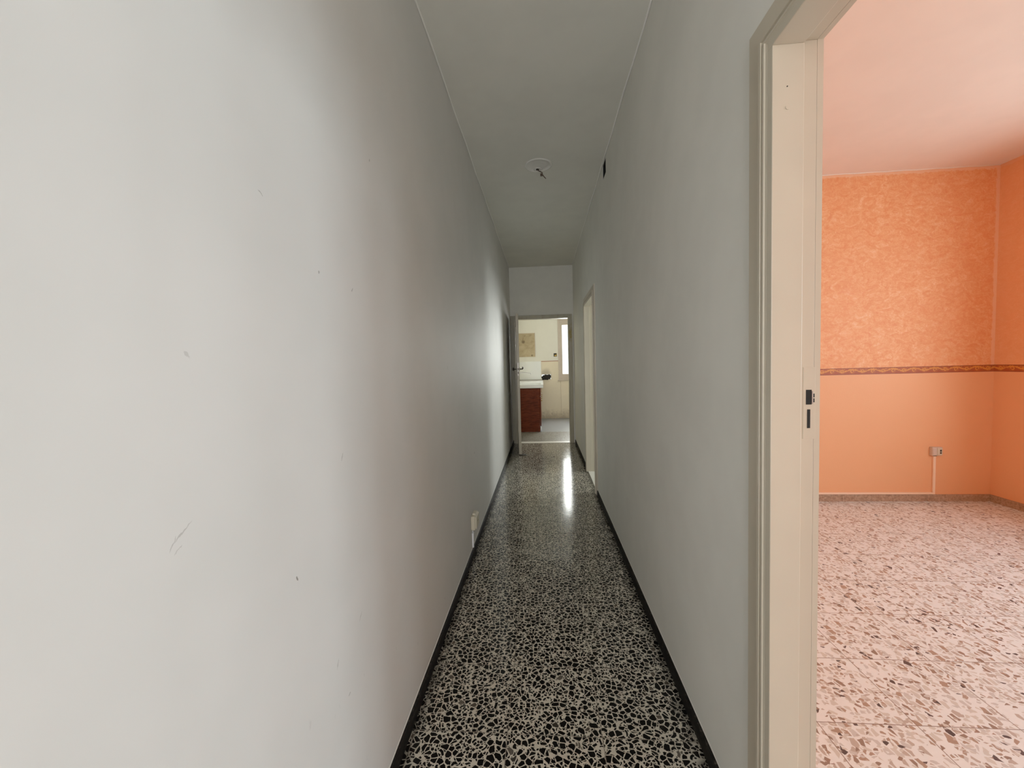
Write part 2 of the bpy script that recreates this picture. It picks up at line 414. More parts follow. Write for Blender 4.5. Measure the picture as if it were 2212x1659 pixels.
def slab(name, axis, c0, c1, u0, u1, v0, v1, holes, mats, label, fmat=None, cuts=()):
    """wall slab: axis 'X' spans (y,z), axis 'Y' spans (x,z), axis 'Z' spans (x,y); holes are real openings"""
    us = sorted({u0, u1, *cuts, *[h[0] for h in holes], *[h[1] for h in holes]}); vs = sorted({v0, v1, *[h[2] for h in holes], *[h[3] for h in holes]})
    us = [u for u in us if u0 <= u <= u1]; vs = [v for v in vs if v0 <= v <= v1]
    def solid(i, j):
        if i < 0 or j < 0 or i >= len(us) - 1 or j >= len(vs) - 1: return False
        uc, vc = (us[i] + us[i + 1]) / 2, (vs[j] + vs[j + 1]) / 2
        return not any(h[0] < uc < h[1] and h[2] < vc < h[3] for h in holes)
    P = {'X': lambda c, u, v: (c, u, v), 'Y': lambda c, u, v: (u, c, v), 'Z': lambda c, u, v: (u, v, c)}[axis]
    mb = MB()
    for i in range(len(us) - 1):
        for j in range(len(vs) - 1):
            if not solid(i, j): continue
            a, b, c, d = us[i], us[i + 1], vs[j], vs[j + 1]; um, vm = (a + b) / 2, (c + d) / 2
            for k, cc in enumerate((c0, c1)):
                mb.face([P(cc, a, c), P(cc, b, c), P(cc, b, d), P(cc, a, d)], fmat(k, um, vm) if fmat else 0)
            if not solid(i - 1, j): mb.face([P(c0, a, c), P(c1, a, c), P(c1, a, d), P(c0, a, d)])
            if not solid(i + 1, j): mb.face([P(c0, b, c), P(c1, b, c), P(c1, b, d), P(c0, b, d)])
            if not solid(i, j - 1): mb.face([P(c0, a, c), P(c1, a, c), P(c1, b, c), P(c0, b, c)])
            if not solid(i, j + 1): mb.face([P(c0, a, d), P(c1, a, d), P(c1, b, d), P(c0, b, d)])
    return struct(mb.build(name, mats), label, name.split('_')[0])

# ------------------------------------------------------------------ shell
D1 = (.13, .949, 0, 2.04)        # clear opening to orange room (y0,y1,z0,z1)
D2 = (4.17, 4.97, 0, 2.04)       # clear opening to side room
D3 = (-.45, .442, 0, 2.112)      # clear opening to kitchen (x0,x1)
LN = .02                         # lining board thickness
grow = lambda d: (d[0] - LN, d[1] + LN, d[2], d[3] + LN)
RX1 = 2.7                        # side room far wall
KX0, KX1 = -.62, 2.5

slab('floor', 'Z', -.08, 0, XL - .12, XR + .03, YB - .1, YE + .02, [], M['terr'], 'black and cream terrazzo floor of the narrow corridor')
slab('floor.001', 'Z', -.08, 0, XR + .03, OX + .12, OY0 - .1, OY + .1, [], M['pale'], 'pale pink terrazzo floor of the orange room')
slab('floor.002', 'Z', -.08, 0, XR + .03, RX1 + .1, OY + .1, YE + .02, [], M['ceramic'], 'white tiled floor glimpsed through the far side doorway')
slab('floor.003', 'Z', -.08, 0, KX0 - .12, KX1 + .1, YE + .02, 7.92, [], M['kterr'], 'grey brown terrazzo floor just inside the kitchen')
slab('floor.004', 'Z', -.08, 0, KX0 - .12, KX1 + .1, 7.92, YK + .3, [], M['greytile'], 'shiny pale grey floor at the back of the kitchen')
slab('ceiling', 'Z', H, H + .1, XL - .12, XR + .03, YB - .1, YE + .05, [], M['ceil'], 'dim white ceiling of the corridor')
slab('ceiling.001', 'Z', H, H + .1, XR + .03, OX + .12, OY0 - .1, OY + .05, [], M['peachceil'], 'peach tinted ceiling of the orange room')
slab('ceiling.002', 'Z', H, H + .1, XR + .03, RX1 + .1, OY + .05, YE + .05, [], M['ceil'], 'ceiling of the far side room')
slab('ceiling.003', 'Z', H, H + .1, KX0 - .12, KX1 + .1, YE + .05, YK + .3, [], M['ceil'], 'ceiling of the kitchen')

slab('wall_left', 'X', XL - .12, XL, YB - .1, YE + .1, 0, H, [], M['wall_l'], 'long white left wall of the corridor with small scuffs')
jb = (3.29, 3.435, 2.858, H - .012)   # junction box recess
slab('wall_right', 'X', XR, XO, YB - .1, YE + .1, 0, H, [grow(D1), grow(D2), jb], [M['wall'], M['orange2']], 'white right wall of the corridor pierced by two doorways',
     fmat=lambda k, u, v: 1 if (k == 1 and u < OY + .05) else 0, cuts=(OY + .05,))
BW = (-.42, .42, .3, 2.5)  # added opening that lets the corridor fill light in
slab('wall_back', 'Y', YB - .1, YB, XL - .12, XR + .03, 0, H, [BW], M['wall'], 'white wall at the near end of the corridor')
slab('wall_end', 'Y', YE, YK0, KX0 - .12, KX1 + .1, 0, H, [grow(D3)], M['wall'], 'white end wall of the corridor above the kitchen door')
OW = (-.25, 1.08, .10, 2.40); OW2 = (1.65, 2.75, .85, 2.40); OW3 = (-1.50, -.55, .85, 2.40)  # first opening inferred from the light, the others added for brightness
slab('wall_room_far', 'Y', OY, OY + .1, XO, OX + .12, 0, H, [], [M['orange'], M['wall']], 'sponged orange far wall of the side room', fmat=lambda k, u, v: k)
slab('wall_room_right', 'X', OX, OX + .12, OY0 - .1, OY, 0, H, [OW, OW2, OW3], M['orange2'], 'darker orange right wall of the side room')
slab('wall_room_near', 'Y', OY0 - .1, OY0, XO, OX, 0, H, [], M['orange2'], 'orange near wall of the side room')
SW = (4.15, 5.25, 1.0, 2.3)
slab('wall_side_right', 'X', RX1, RX1 + .1, OY + .1, YE, 0, H, [SW], M['wall'], 'white outer wall of the far side room')
slab('wall_kitchen_left', 'X', KX0 - .12, KX0, YK0, YK, 0, H, [], M['kwall'], 'kitchen left wall beside the sink')
KW = (.386, 1.55, .95, 2.45)
slab('wall_kitchen_far', 'Y', YK, YK + .28, KX0 - .12, KX1 + .1, 0, H, [KW, (.04 - .06, .04 + .16, .965, 1.085)], M['kwall'], 'two tone kitchen far wall, white above and stained cream below')
slab('wall_kitchen_right', 'X', KX1, KX1 + .1, YK0, YK, 0, H, [], M['kwall'], 'kitchen right wall beyond the window')

# ------------------------------------------------------------------ skirtings
def skirting(name, x, side, y0, y1, h, t, label):
    o = empty(name, (x, (y0 + y1) / 2, 0), label, 'skirting', kind='structure')
    a, b = (x, x + t) if side > 0 else (x - t, x)
    MB().box(a, b, y0, y1, 0, h, .003).build('skirting_board', M['skb'], o)
    a, b = (x, x + t * .22) if side > 0 else (x - t * .22, x)
    MB().box(a, b, y0, y1, h, h + .005, .0015).build('plaster_lip', M['wall'], o)
    return o
skirting('baseboard_left', XL, 1, YB, YE, .055, .012, 'black marble skirting along the left wall')
skirting('baseboard_right', XR, -1, D1[1] + .116, D2[0] - .116, .058, .012, 'black skirting along the right wall between the two doorways')
skirting('baseboard_right_far', XR, -1, D2[1] + .116, YE - .03, .058, .012, 'black skirting beyond the second doorway on the right')
skirting('baseboard_right_near', XR, -1, YB, D1[0] - .116, .058, .012, 'black skirting on the right wall behind the camera')
def sk_room():
    o = empty('baseboard_room', (3, OY, 0), 'brown grey terrazzo skirting around the orange room', 'skirting', kind='structure')
    t = .012
    xs = [XO + .03, 1.3, 2.02, 2.755, 3.49, OX]
    for a, b in zip(xs, xs[1:]): MB().box(a + .001, b - .001, OY - t, OY, 0, .064, .002).build('skirting_piece', M['skp'], o)
    ys = [OY0, -1.0, -.2, .6, 1.4, 2.2, 3.0, OY - t]
    for a, b in zip(ys, ys[1:]): MB().box(OX - t, OX, a + .001, b - .001, 0, .064, .002).build('skirting_piece', M['skp'], o)
sk_room()

for nm, xx, lab in (('trim_6', XL + .006, 'thin plaster ridge between the left wall and the corridor ceiling'), ('trim_7', XR - .006, 'thin plaster ridge between the right wall and the corridor ceiling')):
    struct(MB().tube([(xx + .0025 * math.sin(k * 1.7), YB + k * (YE - YB) / 40, H - .001) for k in range(41)], .0045, 8).build(nm, M['ridge']), lab, 'trim')
struct(MB().tube([(XO + .01 + k * (OX - XO - .02) / 40, OY - .006, H - .001 + .002 * math.sin(k * 2.1)) for k in range(41)], .006, 8).build('trim_8', M['peachceil']), 'pale ridge between the orange far wall and its ceiling', 'trim')
# wallpaper border: one strip running around the corner
b = empty('trim_1', (3.3, OY, 1.21), 'rust coloured paper border with gold scrolls on the orange walls', 'wall border', kind='structure')
MB().box(XO, OX - .0015, OY - .0015, OY, 1.18, 1.24).build('border_strip', M['border'], b)
MB().box(OX - .0015, OX, OW2[1] + .1, OY, 1.18, 1.24).build('border_strip', M['border'], b)
tr = struct(MB().box(D3[0], D3[1], YE - .01, YK0 + .01, -.02, .005, .002).build('trim_2', M['marble']), 'white marble threshold under the kitchen door', 'threshold')
struct(MB().box(XR + .005, XO + .02, D2[0], D2[1], -.02, .005, .002).build('trim_3', M['marble']), 'white marble threshold of the second doorway on the right', 'threshold')
struct(MB().box(XR + .005, XO + .03, D1[0], D1[1], -.02, .004, .002).build('trim_4', M['marble']), 'marble threshold of the near doorway', 'threshold')
struct(MB().box(-.031, .386, YK - .004, YK, 1.405, 1.419, .001).build('trim_5', M['rustline']), 'thin rust red line across the kitchen wall', 'wall border')

# ------------------------------------------------------------------ doorways in the right wall
CAS = [(.0, .0), (.0, .018), (.027, .0185), (.0285, .0215), (.034, .0215), (.0355, .0165), (.0415, .0165), (.043, .0215), (.0515, .0215), (.0535, .0125), (.1125, .0110), (.1145, .0)]
def casings(o, side_x, sgn, y0, y1, zt, scale=1.0, start=.0):
    """mitred door casing of a moulded section around three sides of an opening: two uprights and a head"""
    prof = [(max(a, start), p * scale) for a, p in CAS]
    def strip(name, fa, fb):
        mb = MB(); A = [mb.bm.verts.new(fa(a, p)) for a, p in prof]; B = [mb.bm.verts.new(fb(a, p)) for a, p in prof]
        for k in range(len(prof) - 1): mb.bm.faces.new([A[k], A[k + 1], B[k + 1], B[k]])
        mb.bm.faces.new(A); mb.bm.faces.new(B[::-1]); mb.bm.faces.new([A[0], B[0], B[-1], A[-1]])
        mb.build(name, M['frame'], o)
    X = lambda p: side_x + sgn * p
    strip('casing', lambda a, p: (X(p), y1 + a, 0), lambda a, p: (X(p), y1 + a, zt + a * .86))
    strip('casing', lambda a, p: (X(p), y0 - a, 0), lambda a, p: (X(p), y0 - a, zt + a * .86))
    strip('head_casing', lambda a, p: (X(p), y0 - a, zt + a * .86), lambda a, p: (X(p), y1 + a, zt + a * .86))

def doorway(name, D, label, strike=False):
    y0, y1, _, zt = D
    o = empty(name, ((XR + XO) / 2, (y0 + y1) / 2, 0), label, 'door frame', kind='structure')
    rb = .014
    casings(o, XR, -1, y0, y1, zt, 1.0, LN)
    casings(o, XO, 1, y0 - rb, y1 + rb, zt + rb, .72)
    xa, xs, xb = XR - PR, .583, XO
    for yi, yd in ((y1, 1), (y0, -1)):
        mb = MB()
        ya, yb = sorted((yi, yi + yd * LN)); mb.box(xa, xs, ya, yb, 0, zt, .002)
        ya, yb = sorted((yi + yd * rb, yi + yd * LN)); mb.box(xs - .004, xb, ya, yb, 0, zt + rb, .0015)
        lin = mb.build('jamb_lining', M['frame'], o)
        if yd == 1 and strike:
            yf = yi + rb
            mb = MB(); mb.box(.594, .6205, yf - .0012, yf + .001, 1.170, 1.335, .0005)
            mb.build('strike_plate', M['frame'], o)
            mb = MB(); mb.box(.5997, .6120, yf - .0019, yf - .0008, 1.2495, 1.2835)
            mb.build('latch_hole', M['black'], o)
            mb = MB(); mb.box(.6120, .6150, yf - .0030, yf - .0008, 1.251, 1.280, .0006)
            mb.build('latch_tongue', M['steel'], o)
            mb = MB(); mb.box(.6150, .6182, yf - .0021, yf - .0008, 1.2545, 1.2635); mb.box(.6150, .6182, yf - .0021, yf - .0008, 1.266, 1.2745)
            mb.build('latch_notch', M['black'], o)
            mb = MB(); mb.box(.6025, .6095, yf - .0019, yf - .0008, 1.195, 1.2385, .0005)
            mb.build('bolt_slot', M['black'], o)
            # plugged screw mark and nail hole high on the lining
            MB().lathe([(.0045, -.0012), (.0045, 0), (.0034, .0001)], (.548, yi - .0003, 1.905), 'Y', 20).build('filled_screw_mark', M['frame'], o)
            MB().lathe([(.0014, -.0008), (.0014, .0002)], (.547, yi - .0002, 1.950), 'Y', 10).build('nail_hole', M['rubber'], o)
    mb = MB(); mb.box(xa, xs, y0 - LN, y1 + LN, zt, zt + LN, .002); mb.box(xs - .004, xb, y0 - LN, y1 + LN, zt + rb, zt + LN, .0015)
    mb.build('head_lining', M['frame'], o)
    return o
doorway('door_1', D1, 'beige painted door frame to the orange room, its door removed', True)
doorway('door_2', D2, 'pale frame of the second doorway far along the right wall')

# ------------------------------------------------------------------ kitchen door at the end of the corridor
d3 = empty('door_3', (0, YE, 0), 'worn olive beige door standing open into the corridor at its end', 'door', kind='structure')
x0, x1, _, zt = D3
def upright(name, xa, xb):
    mb = MB(); mb.box(xa, xb, YE - .02, YE, 0, zt + .062, .003)
    w = xb - xa; mb.box(xa + w * .18, xa + w * .38, YE - .027, YE - .018, 0, zt + .05, .003); mb.box(xa + w * .6, xa + w * .86, YE - .024, YE - .018, 0, zt + .05, .002)
    return mb.build(name, M['endframe'], d3)
upright('casing', x0 - .079, x0); upright('casing', x1, x1 + .066)
mb = MB(); mb.box(x0, x1, YE - .02, YE, zt, zt + .062, .003); mb.box(x0, x1, YE - .026, YE - .018, zt + .042, zt + .056, .002); mb.build('head_casing', M['endframe'], d3)
for xa, xb in ((x0 - LN, x0), (x1, x1 + LN)): MB().box(xa, xb, YE - .018, YK0 + .018, 0, zt, .002).build('jamb_lining', M['endframe'], d3)
MB().box(x0, x1, YE - .018, YK0 + .018, zt, zt + LN, .002).build('head_lining', M['endframe'], d3)

# leaf: hinged on the left post, swung about 85 degrees towards the camera
hx, hy = x0 + .022, YE - .028
ex, ey = -.360, 5.905
u = Vector((ex - hx, ey - hy, 0)); LW = u.length; u.normalize(); nrm = Vector((-u.y, u.x, 0))   # nrm points to +x side
if nrm.x < 0: nrm = -nrm
leaf = empty('door_leaf', (0, 0, 0), None, None); leaf.parent = d3; leaf.location = -d3.location
def L(s_, t_, z): return Vector((hx, hy, 0)) + u * s_ + nrm * t_ + Vector((0, 0, z))
def leafbox(mb, s0, s1, t0, t1, z0, z1, bev=.002):
    tmp = bmesh.new(); r = bmesh.ops.create_cube(tmp, size=1.0)
    if bev: bmesh.ops.bevel(tmp, geom=list(tmp.edges), offset=1e-9, segments=1, affect='EDGES') if False else None
    vs = {}
    for v in tmp.verts:
        vs[v] = mb.bm.verts.new(L(s0 + (v.co.x + .5) * (s1 - s0), t0 + (v.co.y + .5) * (t1 - t0), z0 + (v.co.z + .5) * (z1 - z0)))
    nf = [mb.bm.faces.new([vs[v] for v in f.verts]) for f in tmp.faces]; tmp.free()
    if bev: bmesh.ops.bevel(mb.bm, geom=list({e for f in nf for e in f.edges}), offset=bev, segments=2, affect='EDGES', clamp_overlap=True)
T2 = .020; ZB, ZT = .012, 2.098
def part(name, fn, mat, parent):
    mb = MB(); fn(mb); return mb.build(name, mat, parent)
def f_st(mb):
    leafbox(mb, 0, .10, -T2, T2, ZB, ZT); leafbox(mb, LW - .10, LW, -T2, T2, ZB, ZT)
    for a, b_ in ((ZB, .22), (1.12, 1.36), (ZT - .12, ZT)): leafbox(mb, .098, LW - .098, -T2, T2, a, b_)
part('stile_and_rail_frame', f_st, M['frame'], leaf)
for a, b_ in ((.22, 1.12), (1.36, ZT - .12)):
    part('door_panel', lambda mb: (leafbox(mb, .095, LW - .095, -.008, .008, a - .005, b_ + .005, 0), leafbox(mb, .16, LW - .16, -.013, .013, a + .06, b_ - .06, .004)), M['endframe'], leaf)
hz = 1.285; hs = LW - .052
def knob(sg, lever):
    mb = MB()
    mb.tube([L(hs, sg * T2, hz), L(hs, sg * (T2 + .006), hz)], .024, 20)
    mb.tube([L(hs, sg * T2, hz), L(hs, sg * (T2 + .048), hz)], .008, 12)
    if lever:
        mb.tube([L(hs, sg * (T2 + .044), hz), L(hs - .02, sg * (T2 + .052), hz + .012), L(hs - .07, sg * (T2 + .052), hz + .026), L(hs - .115, sg * (T2 + .048), hz + .020)], [.009, .0095, .0085, .006], 12)
    else:
        mb.tube([L(hs, sg * (T2 + .036), hz), L(hs, sg * (T2 + .044), hz), L(hs, sg * (T2 + .056), hz), L(hs, sg * (T2 + .064), hz)], [.012, .024, .025, .014], 18)
    return mb.build('lever_handle' if lever else 'door_knob', M['darkmetal'], leaf)
knob(1, True); knob(-1, False)
part('lock_face_plate', lambda mb: leafbox(mb, LW - .001, LW + .0015, -.009, .009, 1.19, 1.38, .0006), M['steel'], leaf)
part('latch_bolt', lambda mb: leafbox(mb, LW + .001, LW + .011, -.007, .007, 1.272, 1.298, .002), M['darkmetal'], leaf)
part('key_bolt', lambda mb: leafbox(mb, LW + .001, LW + .004, -.006, .006, 1.215, 1.245, .001), M['darkmetal'], leaf)
for hzz in (.28, 1.06, 1.86):
    MB().tube([(hx - .006, hy + .004, hzz - .05), (hx - .006, hy + .004, hzz + .05)], .0085, 12).build('hinge', M['endframe'], d3)

# small wedge under the free edge of that door and a crumb on the floor
p0 = L(LW - .015, .01, 0)
MB().prism([(p0.x - .03, 0), (p0.x + .085, 0), (p0.x + .07, .010), (p0.x + .02, .012), (p0.x - .03, .011)], p0.y - .035, p0.y + .005, 'XZ').build('door_wedge', M['rubber'])
tag(bpy.data.objects['door_wedge'], 'small dark wedge on the floor under the open kitchen door', 'door wedge')
mb = MB(); mb.lathe([(.006, 0), (.011, .003), (.009, .008), (.003, .011)], (.135, 5.77, .0), 'Z', 9, .12); tag(mb.build('floor_crumb', M['rubber']), 'tiny dark crumb lying on the terrazzo before the kitchen door', 'debris')

# ------------------------------------------------------------------ left wall socket with its conduit
so = empty('wall_socket', (XL, 2.80, .25), 'ivory socket box low on the white left wall of the corridor', 'socket')
sy0, sy1, sz0, sz1 = 2.735, 2.86, .195, .295
mb = MB(); mb.box(XL, XL + .030, sy0, sy1, sz0, sz1, .007, 3); mb.build('back_box', M['ivory'], so)
mb = MB(); mb.box(XL + .026, XL + .040, sy0 + .008, sy1 - .008, sz0 + .008, sz1 - .006, .006, 3); mb.build('cover_plate', M['ivory'], so)
for k in (-1, 0, 1): MB().lathe([(.0028, 0), (.0028, .0012)], (XL + .0396, 2.7975 + k * .013, .247), 'X', 12).build('pin_hole', M['black'], so)
mb = MB(); mb.box(XL + .006, XL + .030, sy0 + .03, sy1 - .03, sz1 - .002, sz1 + .012, .004); mb.build('cable_entry', M['ivory'], so)
co = empty('cable_conduit', (XL, 2.765, .06), 'thin white conduit running down from the ivory corridor socket', 'conduit')
mb = MB(); mb.box(XL, XL + .012, 2.758, 2.774, .062, .168, .002); mb.build('cover_strip', M['whitepl'], co)
mb = MB(); mb.tube([(XL + .006, 2.766, .165), (XL + .006, 2.766, .197)], .0045, 10); mb.build('cable', M['whitepl'], co)
mb = MB(); mb.box(XL, XL + .014, 2.755, 2.777, .160, .168, .0015); mb.build('end_cap', M['whitepl'], co)

# ------------------------------------------------------------------ orange room socket and its conduit
so = empty('wall_socket', (3.55, OY, .47), 'small square socket low on the sponged orange wall', 'socket')
mb = MB(); mb.box(3.507, 3.592, OY - .030, OY, .428, .506, .005, 3); mb.build('back_box', M['greypl'], so)
mb = MB(); mb.box(3.546, 3.588, OY - .036, OY - .028, .434, .500, .003); mb.build('socket_insert', M['ivory'], so)
mb = MB(); mb.box(3.510, 3.544, OY - .034, OY - .028, .434, .500, .003); mb.build('blank_cover', M['greypl'], so)
mb = MB(); mb.box(3.566, 3.580, OY - .0375, OY - .0355, .447, .461, .0006); mb.box(3.566, 3.580, OY - .0375, OY - .0355, .466, .484, .0006); mb.build('pin_slots', M['rubber'], so)
mb = MB(); mb.box(3.534, 3.556, OY - .020, OY - .004, .421, .430, .002); mb.build('cable_entry', M['rubber'], so)
co = empty('cable_conduit', (3.545, OY, .09), 'pale conduit dropping from the orange room socket and turning left above the skirting', 'conduit')
mb = MB(); mb.box(3.5345, 3.5555, OY - .013, OY - .0004, .066, .422, .002); mb.build('vertical_run', M['conduit_o'], co)
mb = MB(); mb.box(XO + .03, 3.5345, OY - .013, OY - .0004, .066, .084, .002); mb.build('horizontal_run', M['conduit_o'], co)

# ------------------------------------------------------------------ ceiling outlet
RX, RY = .004, 3.372
ro = empty('ceiling_rose', (RX, RY, H), 'round plaster rose patch left on the corridor ceiling', 'ceiling rose')
mb = MB(); mb.lathe([(.112, 0), (.110, -.007), (.101, -.009), (.094, -.002), (.06, -.0018), (.052, -.004), (.045, -.0015), (.030, -.001)], (RX, RY, H), 'Z', 72, .012); mb.build('plaster_disc', M['rose'], ro)
mb = MB(); mb.lathe([(.030, -.0005), (.036, -.004), (.026, -.006), (.018, -.0055), (.016, -.0015)], (RX - .004, RY + .065, H), 'Z', 30, .06); mb.build('outlet_ring', M['rose'], ro)
mb = MB(); mb.lathe([(.013, -.0045), (.013, -.0066)], (RX - .008, RY + .066, H), 'Z', 18, .1); mb.build('outlet_hole', M['black'], ro)
wo = empty('hanging_wire', (RX - .008, RY + .066, H), 'brown wires dangling from the hole in the ceiling rose', 'wire')
A = Vector((RX - .010, RY + .066, H - .006))
mb = MB(); mb.tube([A, A + Vector((.012, -.004, -.012)), A + Vector((.030, -.006, -.022)), A + Vector((.041, -.005, -.030)), A + Vector((.041, -.004, -.044))], .0038, 8); mb.build('upper_wire', M['wire'], wo)
mb = MB(); mb.tube([A + Vector((.041, -.004, -.042)), A + Vector((.052, -.003, -.058)), A + Vector((.070, -.002, -.078))], [.004, .0042, .0036], 8); mb.build('lower_wire', M['wire'], wo)
mb = MB(); c = A + Vector((.035, -.004, -.046)); mb.box(c.x - .011, c.x + .009, c.y - .008, c.y + .008, c.z - .010, c.z + .010, .003); mb.build('terminal_block', M['wire'], wo)

# ------------------------------------------------------------------ junction box high on right wall
jo = empty('junction_box', (XR, (jb[0] + jb[1]) / 2, (jb[2] + jb[3]) / 2), 'open black junction box recess high on the right wall at the ceiling', 'junction box')
mb = MB(); a, b_, c, d = jb; t = .003
mb.box(XR + .0015, XO - .004, a, a + t, c, d); mb.box(XR + .0015, XO - .004, b_ - t, b_, c, d); mb.box(XR + .0015, XO - .004, a, b_, c, c + t); mb.box(XR + .0015, XO - .004, a, b_, d - t, d); mb.box(XO - .007, XO - .001, a, b_, c, d)
mb.build('box_shell', M['black'], jo)
for k in range(3):
    yy = a + .035 + .035 * k
    MB().tube([(XO - .008, yy, c + .02), (XR + .035, yy + .01, c + .05), (XR + .025, yy - .008, c + .08), (XO - .009, yy + .004, c + .105)], .003, 6).build('cable_end', M['soot'], jo)

# ------------------------------------------------------------------ kitchen: cabinet, sink, tap, splashback ...
CY0, CY1, CX1 = 7.925, YK - .012, -.072
cab = empty('sink_cabinet', (-.33, 8.9, 0), 'red brown wooden sink cabinet seen end on through the kitchen door', 'cabinet')
mb = MB(); mb.box(KX0 + .012, CX1, CY0, CY0 + .020, 0, .872, .002); mb.build('end_panel', M['wood'], cab)
mb = MB(); mb.box(KX0 + .012, CX1 - .01, CY0 + .020, CY1, .10, .118); mb.box(KX0 + .012, KX0 + .024, CY0 + .020, CY1, .10, .87); mb.box(KX0 + .012, CX1 - .01, CY1 - .018, CY1, 0, .87); mb.build('carcass', M['wood'], cab)
mb = MB(); mb.box(CX1 - .07, CX1 - .055, CY0 + .020, CY1, 0, .10); mb.build('plinth', M['rubber'], cab)
n_d = 4; w = (CY1 - CY0) / n_d
for k in range(n_d):
    ya, yb = CY0 + k * w + .003, CY0 + (k + 1) * w - .003
    dr = MB().box(CX1 + .002, CX1 + .022, ya, yb, .715, .858, .003).build('drawer_front', M['wood'], cab)
    MB().tube([(CX1 + .022, (ya + yb) / 2 - .05, .79), (CX1 + .040, (ya + yb) / 2 - .05, .79), (CX1 + .040, (ya + yb) / 2 + .05, .79), (CX1 + .022, (ya + yb) / 2 + .05, .79)], .005, 8).build('drawer_handle', M['brass'], dr)
    dd = MB().box(CX1 + .002, CX1 + .022, ya, yb, .115, .700, .003).build('cabinet_door', M['wood'], cab)
    MB().lathe([(.006, 0), (.006, .012), (.013, .018), (.012, .026), (.004, .029)], (CX1 + .021, ya + .05, .62), 'X', 14).build('door_knob', M['brass'], dd)
mb = MB(); mb.box(KX0 + .10, CX1 - .13, CY0 - .004, CY0 + .001, .745, .835, .002); mb.build('panel_moulding', M['wood'], cab)
mb = MB(); mb.box(CX1 - .13, CX1 - .02, CY0 - .005, CY0 + .001, .60, .80, .002); mb.build('panel_moulding', M['wood'], cab)
mb = MB(); mb.tube([(CX1 + .012, CY0 + .05, 0), (CX1 + .012, CY0 + .05, .10)], [.02, .014], 12); mb.build('foot', M['whitepl'], cab)

sk = empty('kitchen_sink', (-.33, 8.9, .875), 'white ceramic sink top on the red brown cabinet', 'sink')
sx0, sx1, sy0, sy1, z0, z1 = KX0 + .004, .004, CY0 - .012, CY1 + .004, .875, .945
mb = MB()
bx0, bx1, by0, by1 = sx0 + .09, sx1 - .05, sy0 + .10, sy0 + .85
mb.box(sx0, bx0, sy0, sy1, z0, z1, .008); mb.box(bx1, sx1, sy0, sy1, z0, z1, .008); mb.box(bx0 - .01, bx1 + .01, sy0, by0, z0, z1, .008); mb.box(bx0 - .01, bx1 + .01, by1, sy1, z0, z1, .008)
mb.build('rim', M['ceramic'], sk)
mb = MB(); t = .012
mb.box(bx0 - t, bx1 + t, by0 - t, by1 + t, .8755, .884, .003)
mb.build('basin', M['ceramic'], sk)
mb = MB(); mb.box(sx0 + .01, sx1 - .02, sy1 - .025, sy1, z1 - .002, z1 + .022, .004); mb.build('back_ledge', M['steel'], sk)
MB().lathe([(.03, 0), (.028, .003), (.012, .002)], ((bx0 + bx1) / 2, (by0 + by1) / 2, .884), 'Z', 24).build('drain', M['chrome'], sk)

fa = empty('kitchen_tap', (KX0, 8.9, 1.19), 'wall mounted tap with a long spout reaching over the sink', 'tap')
mb = MB(); mb.tube([(KX0 - .003, 8.82, 1.19), (KX0 + .05, 8.82, 1.19)], .016, 14); mb.tube([(KX0, 8.98, 1.19), (KX0 + .05, 8.98, 1.19)], .016, 14); mb.tube([(KX0 + .05, 8.79, 1.19), (KX0 + .05, 9.01, 1.19)], .022, 16); mb.build('mixer_body', M['chrome'], fa)
mb = MB(); mb.tube([(KX0 + .05, 8.9, 1.18), (KX0 + .07, 8.9, 1.172), (-.40, 8.9, 1.168), (-.30, 8.9, 1.152), (-.268, 8.9, 1.145), (-.262, 8.9, 1.125)], [.013, .011, .010, .010, .011, .011], 12); mb.build('spout', M['chrome'], fa)
for yy in (8.79, 9.01):
    s_ = -1 if yy < 8.9 else 1
    MB().lathe([(.012, 0), (.024, .008), (.024, .03), (.015, .036)] if s_ > 0 else [(.012, 0), (.024, -.008), (.024, -.03), (.015, -.036)], (KX0 + .05, yy, 1.19), 'Y', 16).build('tap_handle', M['chrome'], fa)

mb = MB(); mb.box(KX0, -.035, YK - .010, YK, .97, 1.412, .002)
tag(mb.build('splashback', M['tile_w']), 'white splashback panel on the kitchen wall behind the sink', 'splashback')
bo = empty('wall_board', (-.39, YK, 1.82), 'stained tan square board fixed on the kitchen wall above the sink', 'board')
mb = MB(); mb.box(-.60, -.172, YK - .012, YK, 1.53, 2.11, .002); mb.build('board_face', M['board'], bo)
mb = MB(); mb.box(-.60, -.172, YK - .016, YK - .002, 2.102, 2.114, .001); mb.box(-.178, -.166, YK - .016, YK - .002, 1.53, 2.114, .001); mb.build('edge_strip', M['winframe'], bo)
eb = empty('electric_box', (.317, YK, 1.56), 'small open electric box with brass inside on the kitchen wall beside the window', 'electric box')
mb = MB(); mb.box(.279, .356, YK - .006, YK + .003, 1.52, 1.60, .002); mb.build('back_box', M['soot'], eb)
mb = MB(); mb.box(.300, .338, YK - .012, YK - .004, 1.526, 1.565, .003); mb.build('brass_insert', M['brass'], eb)
mb = MB(); mb.box(.345, .356, YK - .010, YK - .004, 1.53, 1.595, .002); mb.build('side_tab', M['brass'], eb)
hole = []
for k in range(26):
    t = 2 * math.pi * k / 26; r = 1 + random.uniform(-.16, .16)
    hole.append((.088 + .125 * r * math.copysign(abs(math.cos(t)) ** .6, math.cos(t)), 1.022 + .066 * r * math.copysign(abs(math.sin(t)) ** .7, math.sin(t)) + .012 * math.cos(t)))
ho = empty('flue_hole', (.088, YK, 1.022), 'ragged sooty hole broken into the cream kitchen wall right of the sink', 'wall hole')
mb = MB(); mb.prism(hole, YK - .004, YK + .001, 'XZ'); mb.build('soot_rim', M['soot'], ho)
mb = MB()
